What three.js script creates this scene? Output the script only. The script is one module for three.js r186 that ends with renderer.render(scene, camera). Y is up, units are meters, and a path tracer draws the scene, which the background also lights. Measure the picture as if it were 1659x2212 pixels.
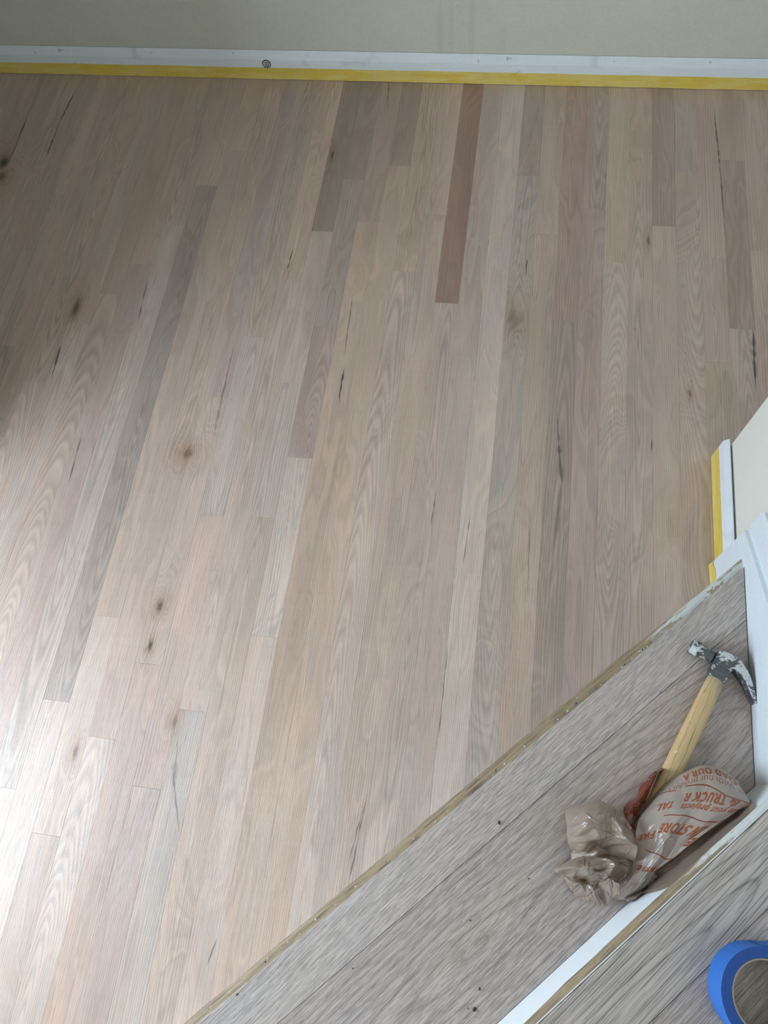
import * as THREE from 'three';
import { mergeGeometries, mergeVertices, toCreasedNormals } from 'three/addons/utils/BufferGeometryUtils.js';
import { MarchingCubes } from 'three/addons/objects/MarchingCubes.js';
import { RectAreaLightUniformsLib } from 'three/addons/lights/RectAreaLightUniformsLib.js';

// ---------------------------------------------------------------- camera, light, exposure
const scene = new THREE.Scene();
const camera = new THREE.PerspectiveCamera(69.16, 1659 / 2212, 0.05, 60);
camera.rotation.order = 'YXZ';
camera.position.set(0, 1.48, 0);
camera.rotation.set(-1.16845, 0.31649, -0.19842);
scene.add(camera);

const renderer = new THREE.WebGLRenderer({ antialias: true });
renderer.toneMapping = THREE.LinearToneMapping;
renderer.toneMappingExposure = 1.0;
renderer.outputColorSpace = THREE.SRGBColorSpace;
renderer.shadowMap.enabled = true;
renderer.shadowMap.type = THREE.PCFSoftShadowMap;
RectAreaLightUniformsLib.init();

// overcast daylight sky outside the window
scene.background = new THREE.Color().setRGB(2.2, 2.65, 3.2);

// daylight entering through the window in the left wall
const WIN = { x: -1.6, z0: -0.24, z1: 0.54, y0: 0.2, y1: 1.46 };
const DAY = new THREE.Color().setRGB(0.86, 1.02, 1.22);
const daylight = new THREE.RectAreaLight(DAY, 13.2, WIN.z1 - WIN.z0 - 0.1, WIN.y1 - WIN.y0 - 0.1);
daylight.name = 'window_daylight';
daylight.position.set(WIN.x + 0.02, (WIN.y0 + WIN.y1) / 2, (WIN.z0 + WIN.z1) / 2);
daylight.lookAt(2, (WIN.y0 + WIN.y1) / 2, (WIN.z0 + WIN.z1) / 2);
scene.add(daylight);
// and through the smaller window at the right end of the hall
const WIN2 = { x: 1.45, z0: -1.75, z1: -1.0, y0: 0.9, y1: 2.0 };
const hallLight = new THREE.RectAreaLight(DAY, 1.4, WIN2.z1 - WIN2.z0 - 0.1, WIN2.y1 - WIN2.y0 - 0.1);
hallLight.name = 'hall_window_daylight';
hallLight.position.set(WIN2.x - 0.02, (WIN2.y0 + WIN2.y1) / 2, (WIN2.z0 + WIN2.z1) / 2);
hallLight.lookAt(-2, (WIN2.y0 + WIN2.y1) / 2, (WIN2.z0 + WIN2.z1) / 2);
scene.add(hallLight);

// ---------------------------------------------------------------- helpers
function rng(seed) { let a = seed >>> 0; return () => { a |= 0; a = a + 0x6D2B79F5 | 0; let t = Math.imul(a ^ a >>> 15, 1 | a); t = t + Math.imul(t ^ t >>> 7, 61 | t) ^ t; return ((t ^ t >>> 14) >>> 0) / 4294967296; }; }
const NT = 512, ntab = new Float32Array(NT * NT);
{ const r = rng(7); for (let i = 0; i < ntab.length; i++) ntab[i] = r(); }
function vn(x, y) {            // value noise 0..1
  const xi = Math.floor(x), yi = Math.floor(y); let fx = x - xi, fy = y - yi;
  fx = fx * fx * (3 - 2 * fx); fy = fy * fy * (3 - 2 * fy);
  const x0 = xi & 511, x1 = (xi + 1) & 511, y0 = (yi & 511) * NT, y1 = ((yi + 1) & 511) * NT;
  const a = ntab[y0 + x0], b = ntab[y0 + x1], c = ntab[y1 + x0], d = ntab[y1 + x1];
  return a + (b - a) * fx + (c - a + (a - b - c + d) * fx) * fy;
}
const fbm = (x, y) => vn(x, y) * 0.55 + vn(x * 2.1 + 17, y * 2.1 + 5) * 0.28 + vn(x * 4.3 + 31, y * 4.3 + 11) * 0.17;
const clamp = (x, a = 0, b = 1) => Math.min(b, Math.max(a, x));
const sstep = (a, b, x) => { const t = clamp((x - a) / (b - a)); return t * t * (3 - 2 * t); };
const mix = (a, b, t) => a + (b - a) * t;

function dataTex(w, h, fn, srgb = true) {     // fn(px, py, out) fills r g b 0..255
  const d = new Uint8Array(w * h * 4), o = [0, 0, 0];
  for (let y = 0; y < h; y++) for (let x = 0; x < w; x++) {
    fn(x, y, o); const i = (y * w + x) * 4;
    d[i] = clamp(o[0], 0, 255); d[i + 1] = clamp(o[1], 0, 255); d[i + 2] = clamp(o[2], 0, 255); d[i + 3] = 255;
  }
  const t = new THREE.DataTexture(d, w, h, THREE.RGBAFormat);
  t.magFilter = THREE.LinearFilter; t.minFilter = THREE.LinearMipmapLinearFilter; t.generateMipmaps = true;
  t.wrapS = t.wrapT = THREE.RepeatWrapping;
  if (srgb) t.colorSpace = THREE.SRGBColorSpace;
  t.needsUpdate = true; return t;
}
function mesh(name, geo, mat, parent) {
  const m = new THREE.Mesh(geo, mat); m.name = name; m.castShadow = m.receiveShadow = true;
  (parent || scene).add(m); return m;
}
function tag(o, label, category, group) { o.userData.label = label; o.userData.category = category; if (group) o.userData.group = group; return o; }
function struct(o, label, category) { o.userData.kind = 'structure'; if (label) { o.userData.label = label; o.userData.category = category; } return o; }
function group(name, parent) { const g = new THREE.Group(); g.name = name; (parent || scene).add(g); return g; }
function box(x0, x1, y0, y1, z0, z1) {
  const g = new THREE.BoxGeometry(x1 - x0, y1 - y0, z1 - z0); g.translate((x0 + x1) / 2, (y0 + y1) / 2, (z0 + z1) / 2);
  // uv in metres
  const p = g.attributes.position, n = g.attributes.normal, uv = g.attributes.uv;
  for (let i = 0; i < p.count; i++) {
    const ax = Math.abs(n.getX(i)), ay = Math.abs(n.getY(i));
    if (ax > 0.5) uv.setXY(i, p.getZ(i), p.getY(i)); else if (ay > 0.5) uv.setXY(i, p.getX(i), p.getZ(i)); else uv.setXY(i, p.getX(i), p.getY(i));
  }
  return g;
}
// prism over a convex plan polygon [[x,z],...] with a small bevel round the top; uvf(x,z) -> [u,v]
function slab(poly, y0, y1, bev, uvf) {
  let area = 0; const n = poly.length;
  for (let i = 0; i < n; i++) { const a = poly[i], b = poly[(i + 1) % n]; area += a[0] * b[1] - b[0] * a[1]; }
  if (area > 0) poly = poly.slice().reverse();      // seen from above (x right, z down): top faces up
  const inset = poly.map((p, i) => {
    const a = poly[(i + n - 1) % n], b = poly[(i + 1) % n];
    let e1 = [p[0] - a[0], p[1] - a[1]], e2 = [b[0] - p[0], b[1] - p[1]];
    const l1 = Math.hypot(...e1), l2 = Math.hypot(...e2); e1 = [e1[0] / l1, e1[1] / l1]; e2 = [e2[0] / l2, e2[1] / l2];
    const n1 = [e1[1], -e1[0]], n2 = [e2[1], -e2[0]];   // inward
    const s = 1 + n1[0] * n2[0] + n1[1] * n2[1];
    return [p[0] + bev * (n1[0] + n2[0]) / s, p[1] + bev * (n1[1] + n2[1]) / s];
  });
  const P = [], U = [];
  const tri = (a, b, c) => { for (const q of [a, b, c]) { P.push(q[0], q[1], q[2]); U.push(...uvf(q[0], q[2])); } };
  const T = (p, y) => [p[0], y, p[1]];
  for (let i = 1; i < n - 1; i++) tri(T(inset[0], y1), T(inset[i], y1), T(inset[i + 1], y1));
  for (let i = 0; i < n; i++) {
    const j = (i + 1) % n, a = T(inset[i], y1), b = T(inset[j], y1), c = T(poly[i], y1 - bev), d = T(poly[j], y1 - bev), e = T(poly[i], y0), f = T(poly[j], y0);
    tri(a, c, b); tri(b, c, d); tri(c, e, d); tri(d, e, f);
  }
  const g = new THREE.BufferGeometry();
  g.setAttribute('position', new THREE.Float32BufferAttribute(P, 3)); g.setAttribute('uv', new THREE.Float32BufferAttribute(U, 2));
  g.computeVertexNormals(); return g;
}
// sweep a profile of [a,b] points along stations; place(station, a, b) -> [x,y,z]; closed ends are capped by a fan
function sweep(profile, stations, place, uvf, capped = true) {
  const P = [], U = [], I = [], m = profile.length;
  stations.forEach((s, i) => profile.forEach((q, j) => { P.push(...place(s, q[0], q[1], i)); U.push(...(uvf ? uvf(s, q, i, j) : [i / (stations.length - 1), j / (m - 1)])); }));
  for (let i = 0; i < stations.length - 1; i++) for (let j = 0; j < m - 1; j++) { const a = i * m + j; I.push(a, a + m, a + 1, a + 1, a + m, a + m + 1); }
  if (capped) for (const i of [0, stations.length - 1]) for (let j = 1; j < m - 2; j++) { const o = i * m; if (i) I.push(o, o + j, o + j + 1); else I.push(o, o + j + 1, o + j); }
  const g = new THREE.BufferGeometry();
  g.setAttribute('position', new THREE.Float32BufferAttribute(P, 3)); g.setAttribute('uv', new THREE.Float32BufferAttribute(U, 2)); g.setIndex(I);
  return toCreasedNormals(g, 0.5);
}
// ---------------------------------------------------------------- room shell
const H = 2.6, XW = WIN.x, ZJ = -0.56, XL = -3.4, ZF = -1.93, XR = 0.505, ZB = 1.3, XA = WIN2.x;
const plasterBump = dataTex(512, 512, (x, y, o) => { const v = 128 + 70 * (fbm(x * 0.11, y * 0.11) - 0.5) + 60 * (vn(x * 0.45, y * 0.45) - 0.5); o[0] = o[1] = o[2] = v; }, false);
plasterBump.repeat.set(3, 3);
const wallMap = (r, g, b, scuffs) => dataTex(1024, 512, (x, y, o) => {
  // uv covers 3.2 m x 1.6 m; faint roller texture and a few smudges
  let k = 1 + 0.025 * (fbm(x * 0.02, y * 0.03) - 0.5) + 0.03 * (vn(x * 0.7, y * 0.7) - 0.5);
  if (scuffs) for (const s of scuffs) { const dx = (x - s[0]) / s[2], dy = (y - s[1]) / s[3], q = dx * dx + dy * dy; if (q < 1) k *= 1 - s[4] * (1 - q) * (0.5 + vn(x * 0.6, y * 0.05)); }
  o[0] = r * k; o[1] = g * k; o[2] = b * k;
});
// far wall: map x from -1.75..1.45, y 0..1.6 ; smudges near x = -0.1..0.05 above the baseboard
const sx = (x) => (x + 1.75) / 3.2 * 1024, sy = (y) => y / 1.6 * 512;
const farMap = wallMap(206, 203, 188, [[sx(-0.215), sy(0.14), 4, 30, 0.04], [sx(-0.185), sy(0.16), 3, 40, 0.03], [sx(-0.13), sy(0.15), 4, 30, 0.035], [sx(-0.05), sy(0.13), 5, 22, 0.02]]);
const wallFarMat = new THREE.MeshStandardMaterial({ map: farMap, roughness: 0.75, bumpMap: plasterBump, bumpScale: 0.0006 });
const wallMat = new THREE.MeshStandardMaterial({ color: new THREE.Color(0xdfddd0), roughness: 0.75, bumpMap: plasterBump, bumpScale: 0.0006 });
const ceilMat = new THREE.MeshStandardMaterial({ color: new THREE.Color(0xe4e2dc), roughness: 0.9 });
{
  const g = box(XL - 0.14, XA + 0.14, 0, H, ZF - 0.14, ZF);
  const p = g.attributes.position, uv = g.attributes.uv; for (let i = 0; i < p.count; i++) uv.setXY(i, (p.getX(i) + 1.75) / 3.2, p.getY(i) / 1.6);
  struct(mesh('wall_far', g, wallFarMat), 'pale grey painted wall behind the far baseboard', 'wall');
  struct(mesh('wall_left', mergeGeometries([
    box(XW - 0.14, -1.3, 0, H, ZJ, -0.43), box(XW - 0.14, XW, 0, H, -0.43, WIN.z0), box(XW - 0.14, XW, 0, H, WIN.z1, ZB + 0.14),
    box(XW - 0.14, XW, 0, WIN.y0, WIN.z0, WIN.z1), box(XW - 0.14, XW, WIN.y1, H, WIN.z0, WIN.z1)]), wallMat), 'white wall with the tall window', 'wall');
  struct(mesh('wall_recess', mergeGeometries([box(XL - 0.14, XL, 0, H, ZF, ZJ), box(XL, XW - 0.14, 0, H, ZJ, ZJ + 0.13)]), wallMat), 'white walls of the recess on the left', 'wall');
  struct(mesh('wall_right', box(XR, XR + 0.11, 0, H, -0.787, ZB + 0.14), wallMat), 'cream white wall beside the stairs ending in an outside corner', 'wall');
  struct(mesh('wall_back', box(XW, XR, 0, H, ZB, ZB + 0.14), wallMat), 'white wall behind the stairs', 'wall');
  struct(mesh('wall_hall_right', mergeGeometries([
    box(XA, XA + 0.14, 0, H, ZF, WIN2.z0), box(XA, XA + 0.14, 0, H, WIN2.z1, -0.787),
    box(XA, XA + 0.14, 0, WIN2.y0, WIN2.z0, WIN2.z1), box(XA, XA + 0.14, WIN2.y1, H, WIN2.z0, WIN2.z1)]), wallMat), 'white wall with a small window at the end of the hall', 'wall');
  struct(mesh('wall_hall_back', box(XR + 0.11, XA, 0, H, -0.797, -0.687), wallMat), 'white wall behind the stair wall', 'wall');
  struct(mesh('ceiling', mergeGeometries([box(XW - 0.14, XA + 0.14, H, H + 0.12, ZF - 0.14, ZB + 0.14), box(XL - 0.14, XW - 0.14, H, H + 0.12, ZF - 0.14, ZJ + 0.14)]), ceilMat), 'white ceiling', 'ceiling');
}
// window in the left wall: frame, sash bars, panes
const whitePaint = (r, g, b, rough = 0.45) => new THREE.MeshStandardMaterial({ color: new THREE.Color(`rgb(${r},${g},${b})`), roughness: rough });
const trimMat = whitePaint(226, 230, 230);
{
  const glass = new THREE.MeshPhysicalMaterial({ color: 0xffffff, transmission: 1, thickness: 0, roughness: 0, ior: 1.5 });
  const makeWindow = (name, q, dir, label) => {     // dir: +1 when the room lies towards +x
    const w = struct(group(name), label, 'window'); w.position.set(q.x - 0.07 * dir, q.y0, (q.z0 + q.z1) / 2);
    const W = q.z1 - q.z0, HH = q.y1 - q.y0, f = 0.045;
    mesh('window_frame', mergeGeometries([box(-0.06, 0.06, 0, f, -W / 2, W / 2), box(-0.06, 0.06, HH - f, HH, -W / 2, W / 2), box(-0.06, 0.06, f, HH - f, -W / 2, -W / 2 + f), box(-0.06, 0.06, f, HH - f, W / 2 - f, W / 2)]), trimMat, w);
    mesh('sash_bar', box(-0.02, 0.02, HH / 2 - 0.02, HH / 2 + 0.02, -W / 2 + f, W / 2 - f), trimMat, w);
    mesh('window_sill', dir > 0 ? box(0.05, 0.11, -0.03, 0.0, -W / 2 - 0.04, W / 2 + 0.04) : box(-0.11, -0.05, -0.03, 0.0, -W / 2 - 0.04, W / 2 + 0.04), trimMat, w);
    for (const [a, b] of [[f, HH / 2 - 0.02], [HH / 2 + 0.02, HH - f]]) mesh('pane', box(-0.003, 0.003, a, b, -W / 2 + f, W / 2 - f), glass, w);
  };
  makeWindow('window_1', WIN, 1, 'tall white framed window in the left wall');
  makeWindow('window_2', WIN2, -1, 'small white framed window at the end of the hall');
}

// ---------------------------------------------------------------- oak strip floor
const SW = 0.0572, SX0 = 0.0255, K0 = -60, K1 = 24, TZ0 = -1.93, TZL = 2.5;
const TONE = {
  B: [188, 169, 156], P: [192, 170, 157], L: [194, 176, 164], W: [200, 185, 174], G: [171, 156, 146], DG: [149, 136, 127], D: [166, 148, 137],
  T: [193, 172, 156], R: [154, 128, 115], RB: [170, 146, 134], Y: [191, 174, 155], PU: [180, 161, 152], LG: [186, 173, 162], DGG: [160, 149, 140], S: [187, 168, 154],
};
// per strip: joints (z of each board end, far to near) and the tone+figure of each board; figure: s straight, c cathedral, w wavy, f fleck
const STRIP = {
  '-31': [[-0.9], 'Bs Bs'], '-30': [[-1.3, 0.1], 'Bs Ls Bs'], '-29': [[-0.6], 'Ds Bc'], '-28': [[-1.1], 'Bs Ls'], '-27': [[-0.75], 'Bs Ls'],
  '-26': [[-1.559, -0.6], 'PUs Bs Ls'], '-25': [[-1.05], 'Bs Lw'], '-24': [[-0.45], 'Bc Ls'], '-23': [[-1.25, -0.15], 'Ss Bc Ls'], '-22': [[-0.95, 0.2], 'Bs Bc Ws'],
  '-21': [[-0.697, 0.25], 'Sc Lc Ls'], '-20': [[-0.852, 0.06], 'Bc Lw Ws'], '-19': [[-1.031, -0.02], 'Bs Lc Ws'], '-18': [[-1.126, 0.3], 'Bs Bw Ls'],
  '-17': [[-1.224, 0.2], 'Ss PUf Ls'], '-16': [[-1.36, 0.053], 'Bc LGc Ws'], '-15': [[-1.503, -0.121], 'Ss DGGc Wc'], '-14': [[-1.633, -0.303, 0.123], 'Bs Sf Lf Ls'],
  '-13': [[-0.683, -0.062], 'Sc Pf Ww'], '-12': [[-0.85, -0.216], 'PUs Lc Pf'], '-11': [[-1.025, -0.554, 0.016], 'Sc Lc Pf PUf'], '-10': [[-1.204, -0.427, -0.136], 'Tc Lc Lc LGs'],
  '-9': [[-1.364, -0.903, -0.559], 'DGs Lf Lc Sc'], '-8': [[-1.546, -1.068, -0.711, -0.3], 'Ds Gs PUw Wc Lf'], '-7': [[-1.403], 'Ds Tf'], '-6': [[-1.599], 'Ds Ts'],
  '-5': [[-1.249], 'Tc Lc'], '-4': [[-1.437], 'Tc Ss'], '-3': [[-1.16], 'Rs Lc'], '-2': [[-3], 'Ls Lf'], '-1': [[-3], 'Lf Ws'],
  '0': [[-1.581], 'Gc LGc'], '1': [[-1.389], 'Tf Tf'], '2': [[-1.129], 'RBc Gc'], '3': [[-1.479], 'Gc PUs'], '4': [[-1.311], 'Ys Lw'], '5': [[-1.578], 'Tf Bc'],
  '6': [[-1.432], 'Ds Bs'], '7': [[-1.618], 'Gs Bw'], '8': [[-1.341, -1.041], 'Ps Bc Ys'], '9': [[-1.662, -1.136], 'Bs Ds Bc'], '10': [[-1.369], 'Bs Ps'], '11': [[-1.2], 'Bs Ds'],
};
// knots: x, z, rx, rz, strength ; splits and mineral streaks: polyline x,z + half width + darkness
const KNOTS = [[-0.639, -0.337, 0.0065, 0.013, 0.55], [-0.638, -0.253, 0.0045, 0.012, 0.7], [-1.053, -1.077, 0.009, 0.03, 0.55], [-0.477, -1.63, 0.004, 0.014, 0.6], [-1.42, -1.556, 0.014, 0.024, 0.75], [-1.408, -1.505, 0.012, 0.02, 0.5],
  [0.047, -1.124, 0.014, 0.03, 0.22], [0.449, -0.953, 0.003, 0.008, 0.5], [-0.664, -0.697, 0.012, 0.014, 0.4], [0.358, -1.384, 0.003, 0.012, 0.4], [-0.55, -0.11, 0.006, 0.012, 0.3], [-0.735, -0.03, 0.005, 0.012, 0.35]];
const SPLITS = [[[-0.528, -1.298], [-0.53, -1.238], 0.0012, 0.75], [[-0.34, -0.949], [-0.338, -0.87], 0.0022, 0.7], [[0.067, -1.307], [0.067, -1.264], 0.0018, 0.6], [[0.162, -0.868], [0.167, -0.798], 0.003, 0.3], [[0.167, -0.798], [0.178, -0.708], 0.0045, 0.36],
  [[0.178, -0.708], [0.168, -0.56], 0.004, 0.18], [[-1.293, -1.852], [-1.302, -1.728], 0.0028, 0.5], [[-1.302, -1.728], [-1.299, -1.583], 0.0028, 0.45], [[-1.409, -1.72], [-1.404, -1.56], 0.003, 0.55], [[-1.058, -0.96], [-1.053, -0.873], 0.0028, 0.55],
  [[0.529, -1.822], [0.537, -1.606], 0.0025, 0.4], [[0.537, -1.606], [0.541, -1.424], 0.0025, 0.45], [[0.365, -0.828], [0.365, -0.799], 0.0013, 0.6], [[-0.029, -0.319], [-0.029, -0.13], 0.001, 0.5], [[-0.152, -0.024], [-0.157, 0.041], 0.0014, 0.4], [[-0.157, 0.041], [-0.162, 0.111], 0.0013, 0.45],
  [[-0.155, -0.007], [-0.168, 0.088], 0.0012, 0.4], [[-0.384, 0.247], [-0.39, 0.284], 0.0014, 0.4], [[-0.533, -0.071], [-0.524, 0.0], 0.006, 0.16], [[-0.529, -0.017], [-0.496, 0.077], 0.002, 0.28], [[0.592, -1.126], [0.59, -0.989], 0.004, 0.55], [[-0.361, -1.931], [-0.348, -1.811], 0.0012, 0.5],
  [[-0.879, -1.055], [-0.887, -1.169], 0.002, 0.35], [[-0.62, -0.98], [-0.615, -0.76], 0.003, 0.22], [[-0.93, -0.72], [-0.925, -0.6], 0.002, 0.4], [[-0.01, -0.62], [-0.015, -0.5], 0.001, 0.45], [[-0.35, -1.16], [-0.345, -1.0], 0.0014, 0.4], [[0.115, -0.62], [0.12, -0.45], 0.0012, 0.3], [[-0.09, -0.66], [-0.092, -0.58], 0.001, 0.5]];

const BOARDS = [];        // every board of the floor
for (let k = K0; k <= K1; k++) {
  const r = rng(1000 + k * 13), x0 = SX0 + k * SW, x1 = x0 + SW;
  const zEnd = (x) => (k >= 9 ? -0.79 : x0 < XW - 0.06 ? ZJ : Math.min(ZB, 0.03 - x));   // floor runs under the first tread or to the wall
  let spec = STRIP[k]; if (!spec) spec = [[-1.9 + 1.1 * r()], ['Bs', 'Ps', 'Ls', 'Gc'][Math.floor(r() * 4)] + ' Bs'];
  const far = ZF + 0.004;
  const js = spec[0].filter((z) => z > far + 0.02 && z < Math.max(zEnd(x0), zEnd(x1)) - 0.06), fig = spec[1].split(' ').slice(spec[0][0] === -3 ? 1 : 0);
  let zs = [far, ...js];
  // long run-out near the camera's left: cut further boards at random so that no board is over 2 m
  while (zEnd(x0) - zs[zs.length - 1] > 2.05) zs.push(zs[zs.length - 1] + 0.9 + 0.6 * r());
  zs.forEach((za, i) => {
    const last = i === zs.length - 1, f = fig[Math.min(i, fig.length - 1)] || 'Bs';
    BOARDS.push({ k, x0, x1, za, last, zb: last ? null : zs[i + 1], e0: zEnd(x0), e1: zEnd(x1), tone: f.slice(0, -1), fig: f.slice(-1), seed: Math.floor(r() * 1e6) });
  });
}
const TK0 = -28, LANES = 8, NTEX = 5, TW = 2048, LH = 128;
function boardGrain(b) {
  const r = rng(b.seed + 5), T = TONE[b.tone], j = () => r() - 0.5;
  const lum = j() * 7, wm = j() * 2, E = 0.8; const c = { t: [mix(188, T[0], E) + 1 + lum + wm, mix(168, T[1], E) - 3 + lum, mix(154, T[2], E) - 6 + lum - wm], s1: r() * 400, s2: r() * 400, s3: r() * 400, gap: 0.0028 + r() * 0.002, flip: r() < 0.5 ? -1 : 1 };
  const L = (b.zb ?? 0.4) - b.za;
  if (b.fig === 's') { c.cx = j() * 0.05 + (r() < 0.5 ? -0.12 : 0.17); c.d = 0.02 + r() * 0.04; c.sl = j() * 0.012; c.wa = 0.008; c.amp = 0.085; }
  else if (b.fig === 'c') { c.cx = SW * (0.3 + 0.4 * r()); c.d = 0.002 + r() * 0.008; c.sl = (0.010 + r() * 0.012) * c.flip; c.wa = 0.016; c.amp = 0.09; }
  else if (b.fig === 'w') { c.cx = SW * (0.1 + 0.8 * r()); c.d = 0.02; c.sl = 0.035 * c.flip; c.wa = 0.025; c.amp = 0.08; }
  else { c.cx = -0.2; c.d = 0.02; c.sl = 0.01 * j(); c.wa = 0.006; c.amp = 0.06; }
  c.zc = b.za + (0.2 + 0.6 * r()) * L; c.pore = b.fig === 'f' ? 0.075 : 0.045; return c;
}
const byStrip = {}; for (const b of BOARDS) (byStrip[b.k] ||= []).push(b);
for (const b of BOARDS) b.c = boardGrain(b);
const RINGT = new Float32Array(1024); for (let i = 0; i < 1024; i++) { const f = i / 1024; RINGT[i] = f < 0.3 ? f / 0.3 : 1 - sstep(0.3, 1, f); }
const stripTex = [];
for (let ti = 0; ti < NTEX; ti++) stripTex.push(dataTex(TW, LANES * LH, (() => {
  let lane = -1, list, kn, sp, cur;
  return (px, py, o) => {
    const l = Math.floor(py / LH), k = TK0 + ti * LANES + l;
    if (l !== lane) {
      lane = l; list = byStrip[k] || byStrip[0]; const xa = SX0 + k * SW;
      kn = KNOTS.filter((q) => q[0] > xa - 0.01 && q[0] < xa + SW + 0.01); sp = SPLITS.filter((q) => Math.max(q[0][0], q[1][0]) > xa - 0.004 && Math.min(q[0][0], q[1][0]) < xa + SW + 0.004); cur = null;
    }
    const X = (py - l * LH + 0.5) / LH * SW, z = TZ0 + (px + 0.5) / TW * TZL, wx = SX0 + k * SW + X;
    if (px === 0) cur = 0; while (cur < list.length - 1 && z > list[cur + 1].za) cur++;
    const c = list[cur].c;
    let bx = 0, bz = 0, dark = 0, brown = 0;
    for (const q of kn) { const dx = (wx - q[0]) / q[2], dz = (z - q[1]) / q[3], d2 = dx * dx + dz * dz; if (d2 < 40) { const e = Math.exp(-d2 * 0.35); bx += (wx - q[0]) * -0.6 * Math.exp(-d2 * 0.12); bz += e * 0.006; const kk = Math.exp(-Math.pow(d2, 1.2) * (0.5 + 1.6 * vn(wx * 700, z * 260))) * q[4] * (0.45 + 0.5 * vn(wx * 1500, z * 700)); dark = Math.max(dark, kk); brown = Math.max(brown, 0.16 * Math.exp(-d2 * 0.12)); } }
    for (const q of sp) {
      const ax = q[0][0], az = q[0][1], ux = q[1][0] - ax, uz = q[1][1] - az, t = ((wx - ax) * ux + (z - az) * uz) / (ux * ux + uz * uz);
      if (t > -0.15 && t < 1.15) { const dx = wx - (ax + ux * t) - 0.0018 * (vn(z * 60, 3 + ax * 50) - 0.5), w = q[2] * 0.75 * (0.25 + 1.2 * vn(z * 70 + 7, ax * 90)) * sstep(-0.15, 0.25, t) * (1 - sstep(0.75, 1.15, t)) + 1e-5; const v = Math.exp(-(dx * dx) / (w * w)) * q[3]; if (v > dark) dark = v; }
    }
    const w = (vn(z * 2.6 + c.s1, c.s2) - 0.5) * c.wa + (vn(z * 9 + c.s2, X * 60 + c.s1) - 0.5) * 0.0035 + bx;
    const a = X - c.cx + w, dd = c.d + c.sl * (z - c.zc) * 2 + (vn(z * 4 + c.s3, c.s1) - 0.5) * c.wa * 0.7 + bz, rr = Math.sqrt(a * a + dd * dd) / c.gap;
    const ring = RINGT[((rr + vn(rr * 0.5, c.s3) * 1.2) - Math.floor(rr + vn(rr * 0.5, c.s3) * 1.2)) * 1023 | 0];
    const pore = vn(X * 1700 + c.s1, z * 42 + c.s2), pore2 = vn(X * 800 + c.s3, z * 16 + c.s1);
    const streak = vn(X * 110 + c.s2 + w * 2500, z * 2.2 + c.s3) - 0.5, broad = fbm(X * 22 + c.s1, z * 2.8 + c.s2) - 0.5;
    let m = 0.99 + c.amp * (0.5 - ring) * 1.15 + 0.085 * streak + 0.12 * broad;
    m -= c.pore * sstep(0.6, 0.95, pore) * (0.45 + 0.75 * ring) + 0.025 * sstep(0.6, 0.95, pore2);
    m *= 1 - dark; const red = 1 + 0.045 * (fbm(X * 55 + c.s3 + w * 900, z * 1.6 + 9) - 0.5);
    o[0] = c.t[0] * m * (1 - brown * 0.5) * red; o[1] = c.t[1] * m * (1 - brown * 0.75); o[2] = c.t[2] * m * (1 - brown) * (2 - red);
  };
})()));
const oakBump = dataTex(1024, 512, (x, y, o) => { const v = 255 * (0.72 + 0.28 * fbm(x * 0.01, y * 0.15)) - 150 * sstep(0.55, 0.92, vn(x * 0.06, y * 0.8)) - 60 * sstep(0.5, 0.9, vn(x * 0.02 + 9, y * 0.3)); o[0] = o[1] = o[2] = v; }, false);
oakBump.repeat.set(3, 5);
const floorMats = stripTex.map((map) => new THREE.MeshPhysicalMaterial({ map, roughness: 0.39, bumpMap: oakBump, bumpScale: 0.00025, specularIntensity: 0.85 }));
{
  const floor = struct(group('floor'), 'freshly sanded pale oak strip floor', 'floor');
  mesh('subfloor', mergeGeometries([box(XW - 0.14, XA, -0.06, -0.0205, ZF, ZB), box(XL, XW - 0.14, -0.06, -0.0205, ZF, ZJ)]), new THREE.MeshStandardMaterial({ color: 0x4a3a2c, roughness: 0.9 }), floor);
  for (const b of BOARDS) {
    const g = 0.00007, xa = Math.max(b.x0 + g, XL + 0.002), xb = Math.min(b.x1 - g, XA - 0.002); if (xb - xa < 0.006) continue;
    const lim = (e) => (b.last ? Math.min(e, ZB - 0.004) : b.zb - 0.00012), za = b.za + 0.00012, zl = lim(b.e0), zr = lim(b.e1);
    const idx = clamp(b.k - TK0, 0, NTEX * LANES - 1), ti = Math.floor(idx / LANES), l = idx % LANES;
    const uvf = (x, z) => [(z - TZ0) / TZL, (l + 0.015 + 0.97 * clamp((x - b.x0) / SW)) / LANES];
    const poly = [[xa, za], [xb, za], [xb, zr], [xa, zl]];
    const proud = 0.00012 * (rng(b.seed)() - 0.5);
    mesh('board', slab(poly, -0.02, proud, 0.00014, uvf), floorMats[ti], floor);
  }
}

// ---------------------------------------------------------------- baseboards
const XBB = 0.49, ZBB = -1.917;
const paintTex = dataTex(1024, 128, (x, y, o) => {     // brushed white paint with small chips and scuffs
  let k = 1 + 0.03 * (vn(x * 0.02, y * 0.5) - 0.5) + 0.02 * (vn(x * 0.5, y * 0.5) - 0.5);
  const chip = vn(x * 0.13, y * 0.3) * vn(x * 0.031 + 40, y * 0.08 + 3); if (chip > 0.80) k *= 0.8; const sm = fbm(x * 0.025 + 9, y * 0.06); if (sm > 0.66) k *= 1 - 0.35 * (sm - 0.66);
  o[0] = 222 * k; o[1] = 227 * k; o[2] = 228 * k;
});
const baseMat = new THREE.MeshStandardMaterial({ map: paintTex, roughness: 0.42 });
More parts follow.
